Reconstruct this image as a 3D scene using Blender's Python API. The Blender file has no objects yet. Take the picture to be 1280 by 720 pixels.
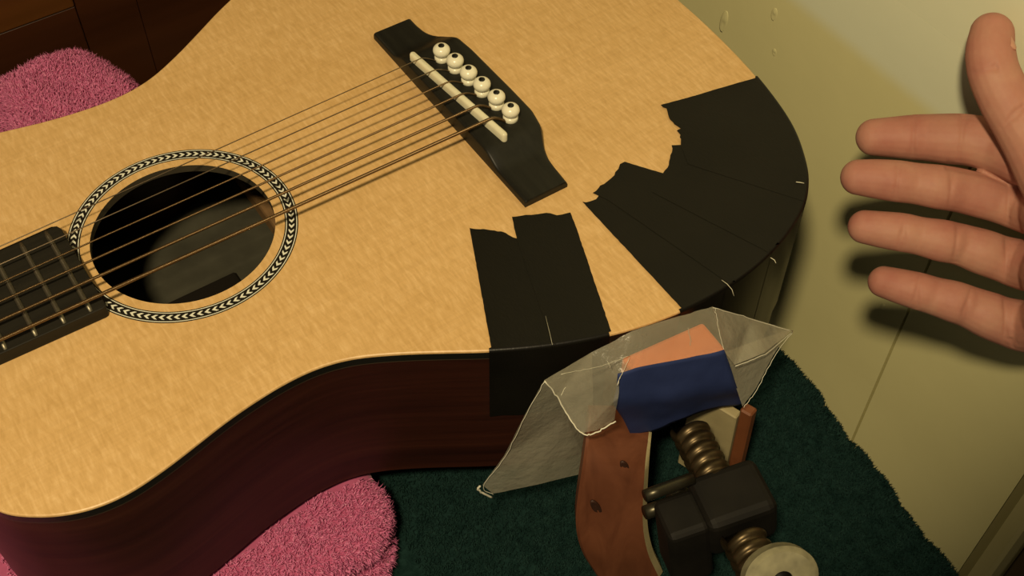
import bpy, bmesh, math, random
import numpy as np
from mathutils import Vector, Matrix

random.seed(7)
rng = np.random.default_rng(7)
S = 0.001            # script works in millimetres; guitar top is z = 0
ZS = 875.0           # height of the guitar top above the floor (mm)
C = bpy.context.scene.collection

# ------------------------------------------------------------------ camera
FPX = 1548.55
CP = np.array([-78.17, -364.147, 403.302])
CR = np.array([[0.83199412, -0.55470902, 0.00914824],
               [0.43169123, 0.65766414, 0.61734962],
               [-0.34846587, -0.50968204, 0.78663572]])   # rows: right, up, back


def W3(p):
    return Vector((p[0] * S, p[1] * S, (p[2] + ZS) * S))


cam_d = bpy.data.cameras.new('camera')
cam = bpy.data.objects.new('camera', cam_d)
C.objects.link(cam)
cam_d.sensor_width = 36.0
cam_d.lens = FPX / 1280 * 36.0
cam_d.clip_start = 0.01
cam.matrix_world = Matrix.Translation(W3(CP)) @ Matrix(CR.T.tolist()).to_4x4()
bpy.context.scene.camera = cam

# ------------------------------------------------------------------ light, exposure
world = bpy.data.worlds.new('room_air')
bpy.context.scene.world = world
world.use_nodes = True
world.node_tree.nodes['Background'].inputs[0].default_value = (1.0, 0.87, 0.62, 1)
world.node_tree.nodes['Background'].inputs[1].default_value = 0.12


def lamp(name, pos, watts, col, radius, aim, half, blend):
    d = bpy.data.lights.new(name, 'SPOT')
    d.energy = watts
    d.color = col
    d.shadow_soft_size = radius
    d.spot_size = math.radians(2 * half)
    d.spot_blend = blend
    o = bpy.data.objects.new(name, d)
    C.objects.link(o)
    o.location = W3(pos)
    o.rotation_euler = Vector(aim).to_track_quat('-Z', 'Y').to_euler()
    return o


# work lamp, up and to the left of the viewer; cone shaped to imitate a shadow at the near right
lamp('work_lamp', (-310, -478, 900), 43.0, (1.0, 0.805, 0.48), 0.040, (0.5, 1.3, -1.0), 42.0, 0.30)

vs = bpy.context.scene.view_settings
vs.view_transform = 'Standard'
vs.look = 'None'
vs.exposure = 0.0
vs.gamma = 1.0
vs.use_curve_mapping = False


# ------------------------------------------------------------------ geometry helpers
def ray(u, v):
    return np.array([(u - 640) / FPX, -(v - 360) / FPX, -1.0]) @ CR


def at(u, v, z=0.0):
    d = ray(u, v)
    return CP + d * ((z - CP[2]) / d[2])


def aty(u, v, y):
    d = ray(u, v)
    return CP + d * ((y - CP[1]) / d[1])


def atd(u, v, dep):
    return CP + ray(u, v) * dep


def link(name, mesh, mats=None, parent=None, smooth=True):
    o = bpy.data.objects.new(name, mesh)
    C.objects.link(o)
    if mats is not None:
        for m in (mats if isinstance(mats, (list, tuple)) else [mats]):
            mesh.materials.append(m)
    if parent is not None:
        o.parent = parent
    if smooth and len(mesh.polygons):
        mesh.polygons.foreach_set('use_smooth', [True] * len(mesh.polygons))
    return o


def mesh_from(verts, faces, name='m'):
    me = bpy.data.meshes.new(name)
    me.from_pydata([tuple(W3(v)) for v in verts], [], faces)
    me.update()
    return me


def build(name, verts, faces, m, parent=None, smooth=True, fix=True):
    me = mesh_from(verts, faces, name)
    if fix:
        bm = bmesh.new()
        bm.from_mesh(me)
        bmesh.ops.recalc_face_normals(bm, faces=bm.faces)
        bm.to_mesh(me)
        bm.free()
    return link(name, me, m, parent, smooth)


def sharp(o, deg=35):
    o.data.set_sharp_from_angle(angle=math.radians(deg))
    return o


def empty(name, label, cat, group=None):
    o = bpy.data.objects.new(name, None)
    C.objects.link(o)
    tag(o, label, cat, group)
    return o


def tag(o, label=None, cat=None, group=None, kind=None):
    if label: o['label'] = label
    if cat: o['category'] = cat
    if group: o['group'] = group
    if kind: o['kind'] = kind
    return o


def catmull(P, n, closed=False):
    P = np.asarray(P, float)
    k = len(P)
    out = []
    segs = k if closed else k - 1
    for i in range(segs):
        if closed:
            a, b, c, d = P[(i - 1) % k], P[i], P[(i + 1) % k], P[(i + 2) % k]
        else:
            a = P[i - 1] if i > 0 else 2 * P[0] - P[1]
            b, c = P[i], P[i + 1]
            d = P[i + 2] if i + 2 < k else 2 * P[-1] - P[-2]
        for j in range(n):
            t = j / n
            out.append(0.5 * (2 * b + (c - a) * t + (2 * a - 5 * b + 4 * c - d) * t * t + (3 * b - 3 * c + d - a) * t ** 3))
    if not closed:
        out.append(P[-1])
    return np.array(out)


def loft(rings, cap=True):
    """rings: list of equal length closed loops -> verts, faces"""
    n = len(rings[0])
    V = [v for r in rings for v in r]
    F = []
    for i in range(len(rings) - 1):
        for j in range(n):
            k = (j + 1) % n
            F.append((i * n + j, i * n + k, (i + 1) * n + k, (i + 1) * n + j))
    if cap:
        F.append(tuple(range(n)))
        F.append(tuple((len(rings) - 1) * n + j for j in range(n)))
    return V, F


def tube_vf(path, rad, n=8, flat=None):
    """tube along path; rad scalar or list; flat=(dir, factor) squeezes along dir"""
    P = np.asarray(path, float)
    m = len(P)
    R = np.full(m, rad, float) if np.isscalar(rad) else np.asarray(rad, float)
    T = np.gradient(P, axis=0)
    T /= np.linalg.norm(T, axis=1)[:, None]
    ref = np.array([0, 0, 1.0]) if abs(T[0][2]) < 0.9 else np.array([1.0, 0, 0])
    a = np.cross(T[0], ref)
    a /= np.linalg.norm(a)
    rings = []
    for i in range(m):
        a = a - T[i] * a.dot(T[i])
        a /= np.linalg.norm(a)
        b = np.cross(T[i], a)
        ring = []
        for j in range(n):
            w = 2 * math.pi * j / n
            off = (a * math.cos(w) + b * math.sin(w)) * R[i]
            if flat is not None:
                d = np.asarray(flat[0])
                off = off + d * off.dot(d) * (flat[1] - 1)
            ring.append(P[i] + off)
        rings.append(ring)
    return loft(rings)


def lathe_vf(prof, org, axis=(0, 0, 1), n=20):
    ax = np.asarray(axis, float)
    ax /= np.linalg.norm(ax)
    ref = np.array([1.0, 0, 0]) if abs(ax[0]) < 0.8 else np.array([0, 1.0, 0])
    a = np.cross(ax, ref)
    a /= np.linalg.norm(a)
    b = np.cross(ax, a)
    rings = [[np.asarray(org) + ax * h + (a * math.cos(2 * math.pi * j / n) + b * math.sin(2 * math.pi * j / n)) * max(r, 1e-3)
              for j in range(n)] for r, h in prof]
    return loft(rings)


def box_vf(lo, hi):
    x0, y0, z0 = lo
    x1, y1, z1 = hi
    V = [(x, y, z) for z in (z0, z1) for y in (y0, y1) for x in (x0, x1)]
    F = [(0, 2, 3, 1), (4, 5, 7, 6), (0, 1, 5, 4), (2, 6, 7, 3), (0, 4, 6, 2), (1, 3, 7, 5)]
    return V, F


def bevel_box(name, lo, hi, m, parent=None, w=1.5, seg=2):
    V, F = box_vf(lo, hi)
    return bevel_vf(name, V, F, m, parent, w, seg)


def bevel_vf(name, V, F, m, parent=None, w=1.5, seg=2):
    me = mesh_from(V, F, name)
    bm = bmesh.new()
    bm.from_mesh(me)
    bmesh.ops.recalc_face_normals(bm, faces=bm.faces)
    bmesh.ops.bevel(bm, geom=list(bm.edges), offset=w * S, segments=seg, affect='EDGES', profile=0.5)
    bm.to_mesh(me)
    bm.free()
    return link(name, me, m, parent, False)


def join_vf(parts):
    V, F = [], []
    for v, f in parts:
        k = len(V)
        V += list(v)
        F += [tuple(i + k for i in q) for q in f]
    return V, F


def prism_vf(poly, z0, z1):
    n = len(poly)
    V = [(p[0], p[1], z0) for p in poly] + [(p[0], p[1], z1) for p in poly]
    F = [tuple(range(n)), tuple(range(n, 2 * n))] + [(i, (i + 1) % n, n + (i + 1) % n, n + i) for i in range(n)]
    return V, F


# ------------------------------------------------------------------ materials
class Mat:
    def __init__(s, name, rough=0.5, spec=0.5, coat=0.0, metal=0.0):
        s.m = bpy.data.materials.new(name)
        s.m.use_nodes = True
        s.nt = s.m.node_tree
        s.b = s.nt.nodes['Principled BSDF']
        s.b.inputs['Roughness'].default_value = rough
        s.b.inputs['Specular IOR Level'].default_value = spec
        s.b.inputs['Coat Weight'].default_value = coat
        s.b.inputs['Coat Roughness'].default_value = 0.2
        s.b.inputs['Metallic'].default_value = metal
        s.co = s.n('ShaderNodeTexCoord')

    def n(s, t, **kw):
        nd = s.nt.nodes.new(t)
        for k, v in kw.items():
            if isinstance(k, str) and hasattr(nd, k):
                setattr(nd, k, v)
        return nd

    def l(s, a, b):
        s.nt.links.new(a, b)

    def noise(s, scale, detail=3.0, rough=0.5, stretch=(1, 1, 1), rot=(0, 0, 0), dist=0.0):
        mp = s.n('ShaderNodeMapping')
        mp.inputs['Scale'].default_value = stretch
        mp.inputs['Rotation'].default_value = rot
        s.l(s.co.outputs['Object'], mp.inputs['Vector'])
        nz = s.n('ShaderNodeTexNoise')
        nz.inputs['Scale'].default_value = scale
        nz.inputs['Detail'].default_value = detail
        nz.inputs['Roughness'].default_value = rough
        nz.inputs['Distortion'].default_value = dist
        s.l(mp.outputs[0], nz.inputs['Vector'])
        return nz.outputs['Fac']

    def ramp(s, fac, stops):
        r = s.n('ShaderNodeValToRGB')
        el = r.color_ramp.elements
        while len(el) > len(stops):
            el.remove(el[-1])
        while len(el) < len(stops):
            el.new(0.5)
        for e, (p, c) in zip(el, stops):
            e.position = p
            e.color = (*c, 1)
        s.l(fac, r.inputs[0])
        return r.outputs[0]

    def mix(s, a, b, fac, mode='MIX'):
        x = s.n('ShaderNodeMix')
        x.data_type = 'RGBA'
        x.blend_type = mode
        for sock, v in ((x.inputs[6], a), (x.inputs[7], b), (x.inputs[0], fac)):
            if isinstance(v, (int, float)):
                sock.default_value = v
            elif isinstance(v, tuple):
                sock.default_value = (*v, 1)
            else:
                s.l(v, sock)
        return x.outputs[2]

    def color(s, c):
        if isinstance(c, tuple):
            s.b.inputs['Base Color'].default_value = (*c, 1)
        else:
            s.l(c, s.b.inputs['Base Color'])
        return s

    def bump(s, fac, strength=0.3, dist=0.0005):
        bp = s.n('ShaderNodeBump')
        bp.inputs['Strength'].default_value = strength
        bp.inputs['Distance'].default_value = dist
        s.l(fac, bp.inputs['Height'])
        s.l(bp.outputs[0], s.b.inputs['Normal'])
        return s


def plain(name, c, rough=0.5, spec=0.5, coat=0.0, metal=0.0, var=0.12, scale=60):
    k = Mat(name, rough, spec, coat, metal)
    f = k.noise(scale, 3)
    k.color(k.ramp(f, [(0.3, tuple(x * (1 - var) for x in c)), (0.7, tuple(min(1, x * (1 + var)) for x in c))]))
    return k


# spruce: fine grain along x, silky flecks across it
k = Mat('spruce', 0.42, 0.4, 0.0)
grain = k.noise(900, 2, 0.5, (0.02, 1, 1), dist=0.2)
fleck = k.noise(560, 3, 0.6, (1.0, 0.22, 1), rot=(0, 0, 0.16), dist=0.5)
cloud = k.noise(24, 3, 0.6, (0.6, 1, 1))
c1 = k.ramp(fleck, [(0.28, (0.575, 0.360, 0.140)), (0.52, (0.655, 0.420, 0.178)), (0.76, (0.745, 0.505, 0.245))])
c2 = k.mix(c1, k.ramp(grain, [(0.35, (0.78, 0.76, 0.72)), (0.6, (1, 1, 1))]), 0.22, 'MULTIPLY')
c3 = k.mix(c2, k.ramp(cloud, [(0.35, (0.92, 0.90, 0.84)), (0.65, (1.0, 1.0, 1.0))]), 0.7, 'MULTIPLY')
k.color(c3)
k.bump(fleck, 0.10, 0.0003)
M_spruce = k.m

k = Mat('mahogany', 0.42, 0.28, 0.05)
g = k.noise(160, 4, 0.6, (0.05, 0.05, 1), dist=0.4)
k.color(k.ramp(g, [(0.3, (0.017, 0.0045, 0.0028)), (0.6, (0.035, 0.0095, 0.0052)), (0.8, (0.055, 0.017, 0.008))]))
k.bump(g, 0.08, 0.0003)
M_mahog = k.m

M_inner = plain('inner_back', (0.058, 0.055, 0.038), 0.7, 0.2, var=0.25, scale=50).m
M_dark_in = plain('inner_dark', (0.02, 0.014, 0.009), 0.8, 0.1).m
M_brace = plain('brace_wood', (0.20, 0.115, 0.05), 0.7, 0.2).m
M_holeedge = plain('hole_edge', (0.055, 0.046, 0.03), 0.6, 0.2).m
M_bind = plain('black_binding', (0.010, 0.010, 0.008), 0.28, 0.5, var=0.1).m
M_purf = plain('black_line', (0.012, 0.010, 0.007), 0.35, 0.4).m
M_ivory = plain('rosette_white', (0.72, 0.72, 0.60), 0.4, 0.4, var=0.06).m

k = Mat('ebony', 0.55, 0.22)
g = k.noise(300, 4, 0.6, (0.06, 1, 1))
k.color(k.ramp(g, [(0.3, (0.010, 0.009, 0.006)), (0.7, (0.017, 0.015, 0.010))]))
k.bump(g, 0.15, 0.0002)
M_ebony = k.m
k = Mat('bridge_wood', 0.42, 0.28)
g = k.noise(300, 4, 0.6, (1, 0.06, 1))
k.color(k.ramp(g, [(0.3, (0.008, 0.0078, 0.0058)), (0.7, (0.015, 0.0145, 0.0105))]))
k.bump(g, 0.15, 0.0002)
M_bridge = k.m

M_bone = plain('bone', (0.74, 0.70, 0.50), 0.35, 0.5, var=0.06, scale=200).m
M_pin = plain('pin_white', (0.80, 0.77, 0.60), 0.25, 0.5, var=0.03).m
M_dot = plain('pin_black', (0.006, 0.006, 0.005), 0.3).m
M_fret = plain('fret_metal', (0.20, 0.18, 0.13), 0.42, 0.5, metal=0.85, var=0.1).m
M_steel = plain('plain_steel', (0.30, 0.23, 0.15), 0.3, metal=0.9).m
k = Mat('wound_bronze', 0.33, metal=0.9)
wv = k.n('ShaderNodeTexWave', wave_type='BANDS', bands_direction='X')
wv.inputs['Scale'].default_value = 900
k.l(k.co.outputs['Object'], wv.inputs['Vector'])
k.color(k.ramp(wv.outputs['Fac'], [(0.2, (0.12, 0.074, 0.032)), (0.8, (0.27, 0.18, 0.095))]))
k.bump(wv.outputs['Fac'], 0.4, 0.0002)
M_bronze = k.m

k = Mat('black_tape', 0.36, 0.25)
w1 = k.noise(1400, 2, 0.5, (1, 0.3, 1))
k.color(k.ramp(k.noise(40, 3), [(0.3, (0.0042, 0.0037, 0.0027)), (0.7, (0.0060, 0.0052, 0.0037))]))
k.bump(w1, 0.25, 0.0002)
M_tape = k.m
M_thread = plain('pale_thread', (0.62, 0.60, 0.45), 0.6).m

k = Mat('terry_pink', 0.9, 0.05)
f = k.noise(55, 3, 0.6)
k.color(k.ramp(f, [(0.3, (0.36, 0.075, 0.165)), (0.7, (0.48, 0.115, 0.23))]))
k.b.inputs['Sheen Weight'].default_value = 0.25
M_pink = k.m
k = Mat('terry_pile', 0.9, 0.05)
f = k.noise(700, 2, 0.6)
k.color(k.ramp(f, [(0.3, (0.51, 0.115, 0.26)), (0.52, (0.66, 0.19, 0.37)), (0.72, (0.80, 0.32, 0.50))]))
M_pile = k.m
k = Mat('terry_green', 0.95, 0.05)
f = k.noise(260, 4, 0.65)
k.color(k.ramp(f, [(0.3, (0.005, 0.016, 0.0145)), (0.7, (0.012, 0.033, 0.030))]))
k.bump(f, 0.8, 0.002)
M_green = k.m
k = Mat('green_pile', 0.95, 0.05)
f = k.noise(160, 3, 0.6)
k.color(k.ramp(f, [(0.3, (0.0055, 0.018, 0.0165)), (0.7, (0.0165, 0.042, 0.037))]))
M_gpile = k.m


def wallmat(name, c):
    k = Mat(name, 0.55, 0.3)
    f = k.noise(7, 4, 0.6)
    k.color(k.ramp(f, [(0.3, tuple(x * 0.93 for x in c)), (0.7, c)]))
    k.bump(k.noise(60, 4, 0.6), 0.12, 0.001)
    return k.m


M_wall = wallmat('cream_paint', (0.80, 0.72, 0.37))
M_wallup = wallmat('pale_cream_wall', (0.80, 0.82, 0.60))


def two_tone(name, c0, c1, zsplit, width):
    # yellower cream below the split height, paler above, blended across a narrow band
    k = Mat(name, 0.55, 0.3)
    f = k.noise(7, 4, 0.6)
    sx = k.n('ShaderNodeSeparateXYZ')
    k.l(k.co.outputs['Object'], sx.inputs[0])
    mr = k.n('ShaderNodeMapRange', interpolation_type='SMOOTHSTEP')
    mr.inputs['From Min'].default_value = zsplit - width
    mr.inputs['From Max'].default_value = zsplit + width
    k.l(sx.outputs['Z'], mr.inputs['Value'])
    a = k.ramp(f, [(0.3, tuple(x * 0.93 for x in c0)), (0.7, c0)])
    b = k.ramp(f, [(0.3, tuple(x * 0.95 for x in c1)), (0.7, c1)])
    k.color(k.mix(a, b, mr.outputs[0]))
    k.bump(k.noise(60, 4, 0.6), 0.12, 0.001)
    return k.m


M_wall = two_tone('cream_wall_blend', (0.78, 0.73, 0.38), (0.80, 0.82, 0.60), (ZS - 17) * S, 0.006)
M_room = wallmat('room_paint', (0.55, 0.50, 0.2))
M_trim = wallmat('trim_paint', (0.50, 0.45, 0.22))
k = Mat('stained_wood', 0.35, 0.45, 0.2)
g = k.noise(22, 4, 0.6, (0.12, 1, 1.6), dist=0.6)
k.color(k.ramp(g, [(0.3, (0.028, 0.0085, 0.0027)), (0.7, (0.050, 0.016, 0.005))]))
M_cab = k.m
k = Mat('amber_wood', 0.33, 0.45, 0.25)
g = k.noise(22, 4, 0.6, (0.12, 1, 1.6), dist=0.6)
k.color(k.ramp(g, [(0.3, (0.060, 0.021, 0.004)), (0.7, (0.098, 0.036, 0.007))]))
M_amber = k.m
M_tablewood = plain('table_wood', (0.16, 0.09, 0.045), 0.5, var=0.2, scale=20).m
M_floor = plain('floor_wood', (0.12, 0.075, 0.045), 0.5, var=0.2, scale=8).m
M_door = plain('brown_door', (0.075, 0.05, 0.022), 0.5, var=0.15, scale=10).m
M_brass = plain('brass_knob', (0.35, 0.22, 0.08), 0.35, metal=0.9).m

k = Mat('red_wood', 0.5, 0.35)
g = k.noise(70, 4, 0.6, (1, 1, 0.16), dist=0.8)
k.color(k.ramp(g, [(0.25, (0.085, 0.027, 0.012)), (0.6, (0.15, 0.052, 0.024)), (0.85, (0.20, 0.08, 0.036))]))
k.bump(g, 0.2, 0.0005)
M_red = k.m
M_knot = plain('wood_knot', (0.035, 0.012, 0.006), 0.6, var=0.3, scale=300).m
M_pale = plain('pale_sapwood', (0.33, 0.28, 0.15), 0.6, var=0.2).m
M_orange = plain('orange_wood', (0.95, 0.20, 0.05), 0.5, 0.3, var=0.22, scale=45).m
M_iron = plain('black_iron', (0.0075, 0.0065, 0.005), 0.6, 0.22, var=0.35).m
M_rod = plain('steel_rod', (0.06, 0.054, 0.036), 0.35, metal=0.8).m
k = Mat('bronze_screw', 0.38, 0.5, metal=0.75)
k.color(k.ramp(k.noise(90, 3, 0.6), [(0.3, (0.045, 0.031, 0.014)), (0.7, (0.10, 0.072, 0.036))]))
M_screw = k.m
M_plate = plain('worn_cream_paint', (0.27, 0.25, 0.155), 0.5, var=0.3, scale=140).m

k = Mat('blue_tape', 0.6, 0.25)
f = k.noise(60, 3)
k.color(k.ramp(f, [(0.3, (0.019, 0.031, 0.105)), (0.7, (0.027, 0.043, 0.14))]))
k.bump(k.noise(700, 2, 0.5, (1, 1, 0.3)), 0.2, 0.0003)
M_blue = k.m

# waxed paper: thin translucent sheet, cloudy and a little glossy
k = Mat('waxed_paper', 0.27, 0.6)
f = k.noise(40, 4, 0.6)
k.color(k.ramp(f, [(0.3, (0.56, 0.53, 0.40)), (0.7, (0.70, 0.67, 0.53))]))
k.bump(k.noise(130, 4, 0.6), 0.6, 0.0015)
out = k.nt.nodes['Material Output']
tr = k.n('ShaderNodeBsdfTranslucent')
tr.inputs[0].default_value = (0.5, 0.47, 0.36, 1)
tp = k.n('ShaderNodeBsdfTransparent')
tp.inputs[0].default_value = (0.97, 0.95, 0.90, 1)
mx = k.n('ShaderNodeMixShader')
mx.inputs[0].default_value = 0.3
k.l(k.b.outputs[0], mx.inputs[1])
k.l(tr.outputs[0], mx.inputs[2])
mx2 = k.n('ShaderNodeMixShader')
mx2.inputs[0].default_value = 0.45
k.l(mx.outputs[0], mx2.inputs[1])
k.l(tp.outputs[0], mx2.inputs[2])
k.l(mx2.outputs[0], out.inputs['Surface'])
M_wax = k.m
M_wax2 = M_wax.copy()
M_wax2.name = 'waxed_paper_pressed'
mx2.inputs[0].default_value = 0.52
for nd in M_wax2.node_tree.nodes:
    if nd.type == 'MIX_SHADER' and nd.outputs[0].links and nd.outputs[0].links[0].to_node.type == 'OUTPUT_MATERIAL':
        nd.inputs[0].default_value = 0.62
M_edge_and_glint = plain('paper_edge_and_glint', (0.66, 0.64, 0.52), 0.6, var=0.05).m

k = Mat('skin', 0.58, 0.25)
f = k.noise(38, 4, 0.6)
f2 = k.noise(160, 3, 0.6)
ca = k.ramp(f, [(0.25, (0.37, 0.142, 0.110)), (0.5, (0.43, 0.200, 0.148)), (0.75, (0.47, 0.255, 0.18))])
k.color(k.mix(ca, k.ramp(f2, [(0.3, (0.9, 0.86, 0.84)), (0.7, (1, 1, 1))]), 0.6, 'MULTIPLY'))
k.b.inputs['Subsurface Weight'].default_value = 0.12
k.b.inputs['Subsurface Radius'].default_value = (1.0, 0.35, 0.2)
k.b.inputs['Subsurface Scale'].default_value = 0.003
k.bump(k.noise(420, 3, 0.6), 0.12, 0.0005)
M_skin = k.m
M_nail = plain('nail', (0.52, 0.27, 0.185), 0.3, 0.5, var=0.05).m
M_sleeve = plain('grey_sleeve', (0.10, 0.10, 0.11), 0.9, 0.1).m

# ------------------------------------------------------------------ room
FL = -ZS
V, F = box_vf((-1900, -2300, FL - 40), (420, 700, FL))
tag(build('floor', V, F, M_floor, None, False), kind='structure')
wr = bpy.data.objects.new('wall_right', None)
C.objects.link(wr)
tag(wr, kind='structure')
V, F = box_vf((352, -2300, FL), (420, 700, 1500))
build('wall_core', V, F, M_door, wr, False)
# sheet panels on the wall with a fine gap between them
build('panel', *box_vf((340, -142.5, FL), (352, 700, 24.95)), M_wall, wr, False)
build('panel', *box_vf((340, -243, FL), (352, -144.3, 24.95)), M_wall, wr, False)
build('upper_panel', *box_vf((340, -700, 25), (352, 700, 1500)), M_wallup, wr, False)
# batten at the panel edge, then a brown door
V, F = prism_vf([(352, -243), (338, -244), (333, -249), (328, -252), (328, -260), (331, -262), (352, -262)], FL, 24.5)
t1 = build('trim_1', V, F, M_trim, None, True)
sharp(t1, 30)
tag(t1, kind='structure')
d1 = bevel_box('door_1', (345, -700, FL + 5), (352, -264, 24.5), M_door, None, 2, 2)
tag(d1, kind='structure')


def dent(y, z, ry, rz, tilt, h=1.2):
    rings = []
    for r, hh in ((1.2, -0.1), (1.0, 0.12), (0.75, 0.34), (0.45, 0.46), (0.15, 0.5)):
        ring = []
        for j in range(16):
            a = 2 * math.pi * j / 16
            cy, cz = r * ry * math.cos(a), r * rz * math.sin(a)
            wob = 1 + 0.25 * math.sin(2 * a + y) + 0.15 * math.sin(3 * a)
            cy, cz = cy * math.cos(tilt) - cz * math.sin(tilt), cy * math.sin(tilt) + cz * math.cos(tilt)
            ring.append((340.0 - 0.5 * hh * h * wob * (0.5 + 0.5 * math.cos(a - 1.2)), y + cy, z + cz))
        rings.append(ring)
    V, F = loft(rings)
    return build('dent', V, F, M_wall, wr, True)


p = aty(0, 0, 0)
dent(34.5, -64, 2.6, 7.5, 0.12, 2.4)
dent(-1.5, -34, 2.0, 4.0, 0.1, 1.4)
dent(-7.6, -56.5, 1.6, 2.2, 0, 1.0)
dent(-128, -158, 1.4, 2.6, 0, 0.8)

V, F = box_vf((-1900, 640, FL), (352, 700, 1500))
tag(build('wall_back', V, F, M_room, None, False), kind='structure')

# ------------------------------------------------------------------ cabinet behind
cab = empty('cabinet', 'dark stained wooden cabinet standing behind the guitar and pink towel', 'cabinet')
bevel_box('body', (-700, 243, FL), (315, 630, 420), M_cab, cab, 3, 2)
bevel_box('stile', (28.4, 231, FL + 60), (62.6, 243, 400), M_cab, cab, 0.3, 1)
bevel_box('stile', (255, 228, FL + 60), (310, 243, 400), M_cab, cab, 2, 2)
dr = bevel_box('door', (62.9, 231, -560), (252, 243, 395), M_cab, cab, 0.3, 1)
V, F = lathe_vf([(6, 0), (5, 8), (11, 15), (13, 20), (9, 25), (0.1, 27)], (84, 231, 150), (0, -1, 0))
build('knob', V, F, M_brass, dr)
dw = bevel_box('drawer', (-300, 228, -47), (28, 243, 160), M_amber, cab, 1.2, 3)
V, F = lathe_vf([(6, 0), (5, 8), (11, 15), (13, 20), (9, 25), (0.1, 27)], (-136, 224, 70), (0, -1, 0))
build('knob', V, F, M_brass, dw)
bevel_box('rail', (-700, 229, -135), (28, 243, -47.4), M_cab, cab, 0.5, 1)

# ------------------------------------------------------------------ table
TZ = -125.0          # top of the green towel
tab = empty('table', 'wooden work table hidden under the dark green towel', 'table')
bevel_box('tabletop', (-760, -420, TZ - 38), (203, 219, TZ - 9), M_tablewood, tab, 3, 2)
for x, y in ((-720, -380), (180, -380), (-720, 180), (180, 180)):
    bevel_box('leg', (x - 28, y - 28, FL), (x + 28, y + 28, TZ - 38.5), M_tablewood, tab, 2, 1)


def xedge(y):
    return 256 + (y + 132) * 0.129 + 1.2 * math.sin(y * 0.11) + 0.8 * math.sin(y * 0.31 + 1)


def grid_faces(nu, nv):
    return [(i * nv + j, i * nv + j + 1, (i + 1) * nv + j + 1, (i + 1) * nv + j) for i in range(nu - 1) for j in range(nv - 1)]


def pnoise(x, y, f, seed=0.0):
    return (math.sin(x * f + seed) * math.cos(y * f * 1.13 + seed * 2.1) + 0.5 * math.sin(x * f * 2.3 + y * f * 1.7 + seed)) / 1.5


ys = np.linspace(-405, 214, 90)
rows_g = []
for y in ys:
    e = xedge(y)
    row = []
    for x in list(np.linspace(-640, -200, 12)) + list(np.linspace(-190, e - 12, 70)):
        row.append((x, y, TZ - 1.2 + 0.9 * pnoise(x, y, 0.06, 1) + 0.5 * pnoise(x, y, 0.17, 2)))
    for a in np.linspace(0.2, math.pi / 2, 6):
        row.append((e - 12 + 12 * math.sin(a), y, TZ - 12 + 12 * math.cos(a) - 1.2))
    for dz in (30, 60, 110):
        row.append((e + 0.8 * math.sin(y * 0.09), y, TZ - 12 - dz))
    rows_g.append(row)
V = [v for r in rows_g for v in r]
nv = len(rows_g[0])
gt = bpy.data.objects.new('green_towel', None)
C.objects.link(gt)
tag(gt, 'dark green towel spread over the table under the guitar', 'towel')
gto = build('cloth', V, grid_faces(len(rows_g), nv), M_green, gt)
so = gto.modifiers.new('thick', 'SOLIDIFY')
so.thickness = 0.004
so.offset = -1 if gto.data.polygons[0].normal.z > 0 else 1


def pile(name, meshes, n, length, width, m, parent, lean=(0, 0, 0), box=None, curl=0.5):
    """many short bent tufts standing on the given meshes, one object"""
    tri, nor = [], []
    for me in meshes:
        me.calc_loop_triangles()
        co = np.empty(len(me.vertices) * 3)
        me.vertices.foreach_get('co', co)
        co = co.reshape(-1, 3) / S
        vn = np.empty(len(me.vertices) * 3)
        me.vertex_normals.foreach_get('vector', vn)
        vn = vn.reshape(-1, 3)
        ti = np.empty(len(me.loop_triangles) * 3, int)
        me.loop_triangles.foreach_get('vertices', ti)
        ti = ti.reshape(-1, 3)
        tri.append(co[ti])
        nor.append(vn[ti])
    T = np.concatenate(tri)
    N = np.concatenate(nor)
    cen = T.mean(1)
    cen[:, 2] -= ZS
    if box is not None:
        ok = box(cen)
        T, N = T[ok], N[ok]
    A = np.linalg.norm(np.cross(T[:, 1] - T[:, 0], T[:, 2] - T[:, 0]), axis=1)
    ix = rng.choice(len(T), n, p=A / A.sum())
    r1, r2 = rng.random(n), rng.random(n)
    q = np.sqrt(r1)
    bar = np.stack([1 - q, q * (1 - r2), q * r2], 1)
    P = (T[ix] * bar[:, :, None]).sum(1)
    Nn = (N[ix] * bar[:, :, None]).sum(1)
    Nn /= np.linalg.norm(Nn, axis=1)[:, None] + 1e-9
    D = Nn + rng.normal(0, 0.28, (n, 3)) + (lean(P) if callable(lean) else np.asarray(lean))
    D /= np.linalg.norm(D, axis=1)[:, None]
    B = rng.normal(0, 1, (n, 3))
    side = np.cross(D, B)
    side /= np.linalg.norm(side, axis=1)[:, None]
    Lh = length * rng.uniform(0.6, 1.25, n)[:, None]
    bend = np.cross(side, D) * curl
    w = width / 2
    p1 = P + D * Lh * 0.55
    p2 = P + (D + bend * 0.7) * Lh
    base = P - Nn * 0.4
    up2 = np.cross(side, D)
    vs3 = []
    for c0, ww in ((base, 1.0), (p1, 0.95)):
        for a in (0.0, 2.0944, 4.18879):
            vs3.append(c0 + (side * math.cos(a) + up2 * math.sin(a)) * w * ww)
    vs3.append(p2)
    VV = np.stack(vs3, 1).reshape(-1, 3)
    k = np.arange(n)[:, None] * 7
    Q = np.concatenate([k + np.array([[0, 1, 4, 3]]), k + np.array([[1, 2, 5, 4]]), k + np.array([[2, 0, 3, 5]])], 1).reshape(-1, 4)
    T3 = np.concatenate([k + np.array([[3, 4, 6]]), k + np.array([[4, 5, 6]]), k + np.array([[5, 3, 6]])], 1).reshape(-1, 3)
    me = bpy.data.meshes.new(name)
    me.from_pydata((VV * S).tolist(), [], Q.tolist() + T3.tolist())
    me.update()
    o = link(name, me, m, parent, True)
    o['kind'] = 'stuff'
    return o


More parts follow.
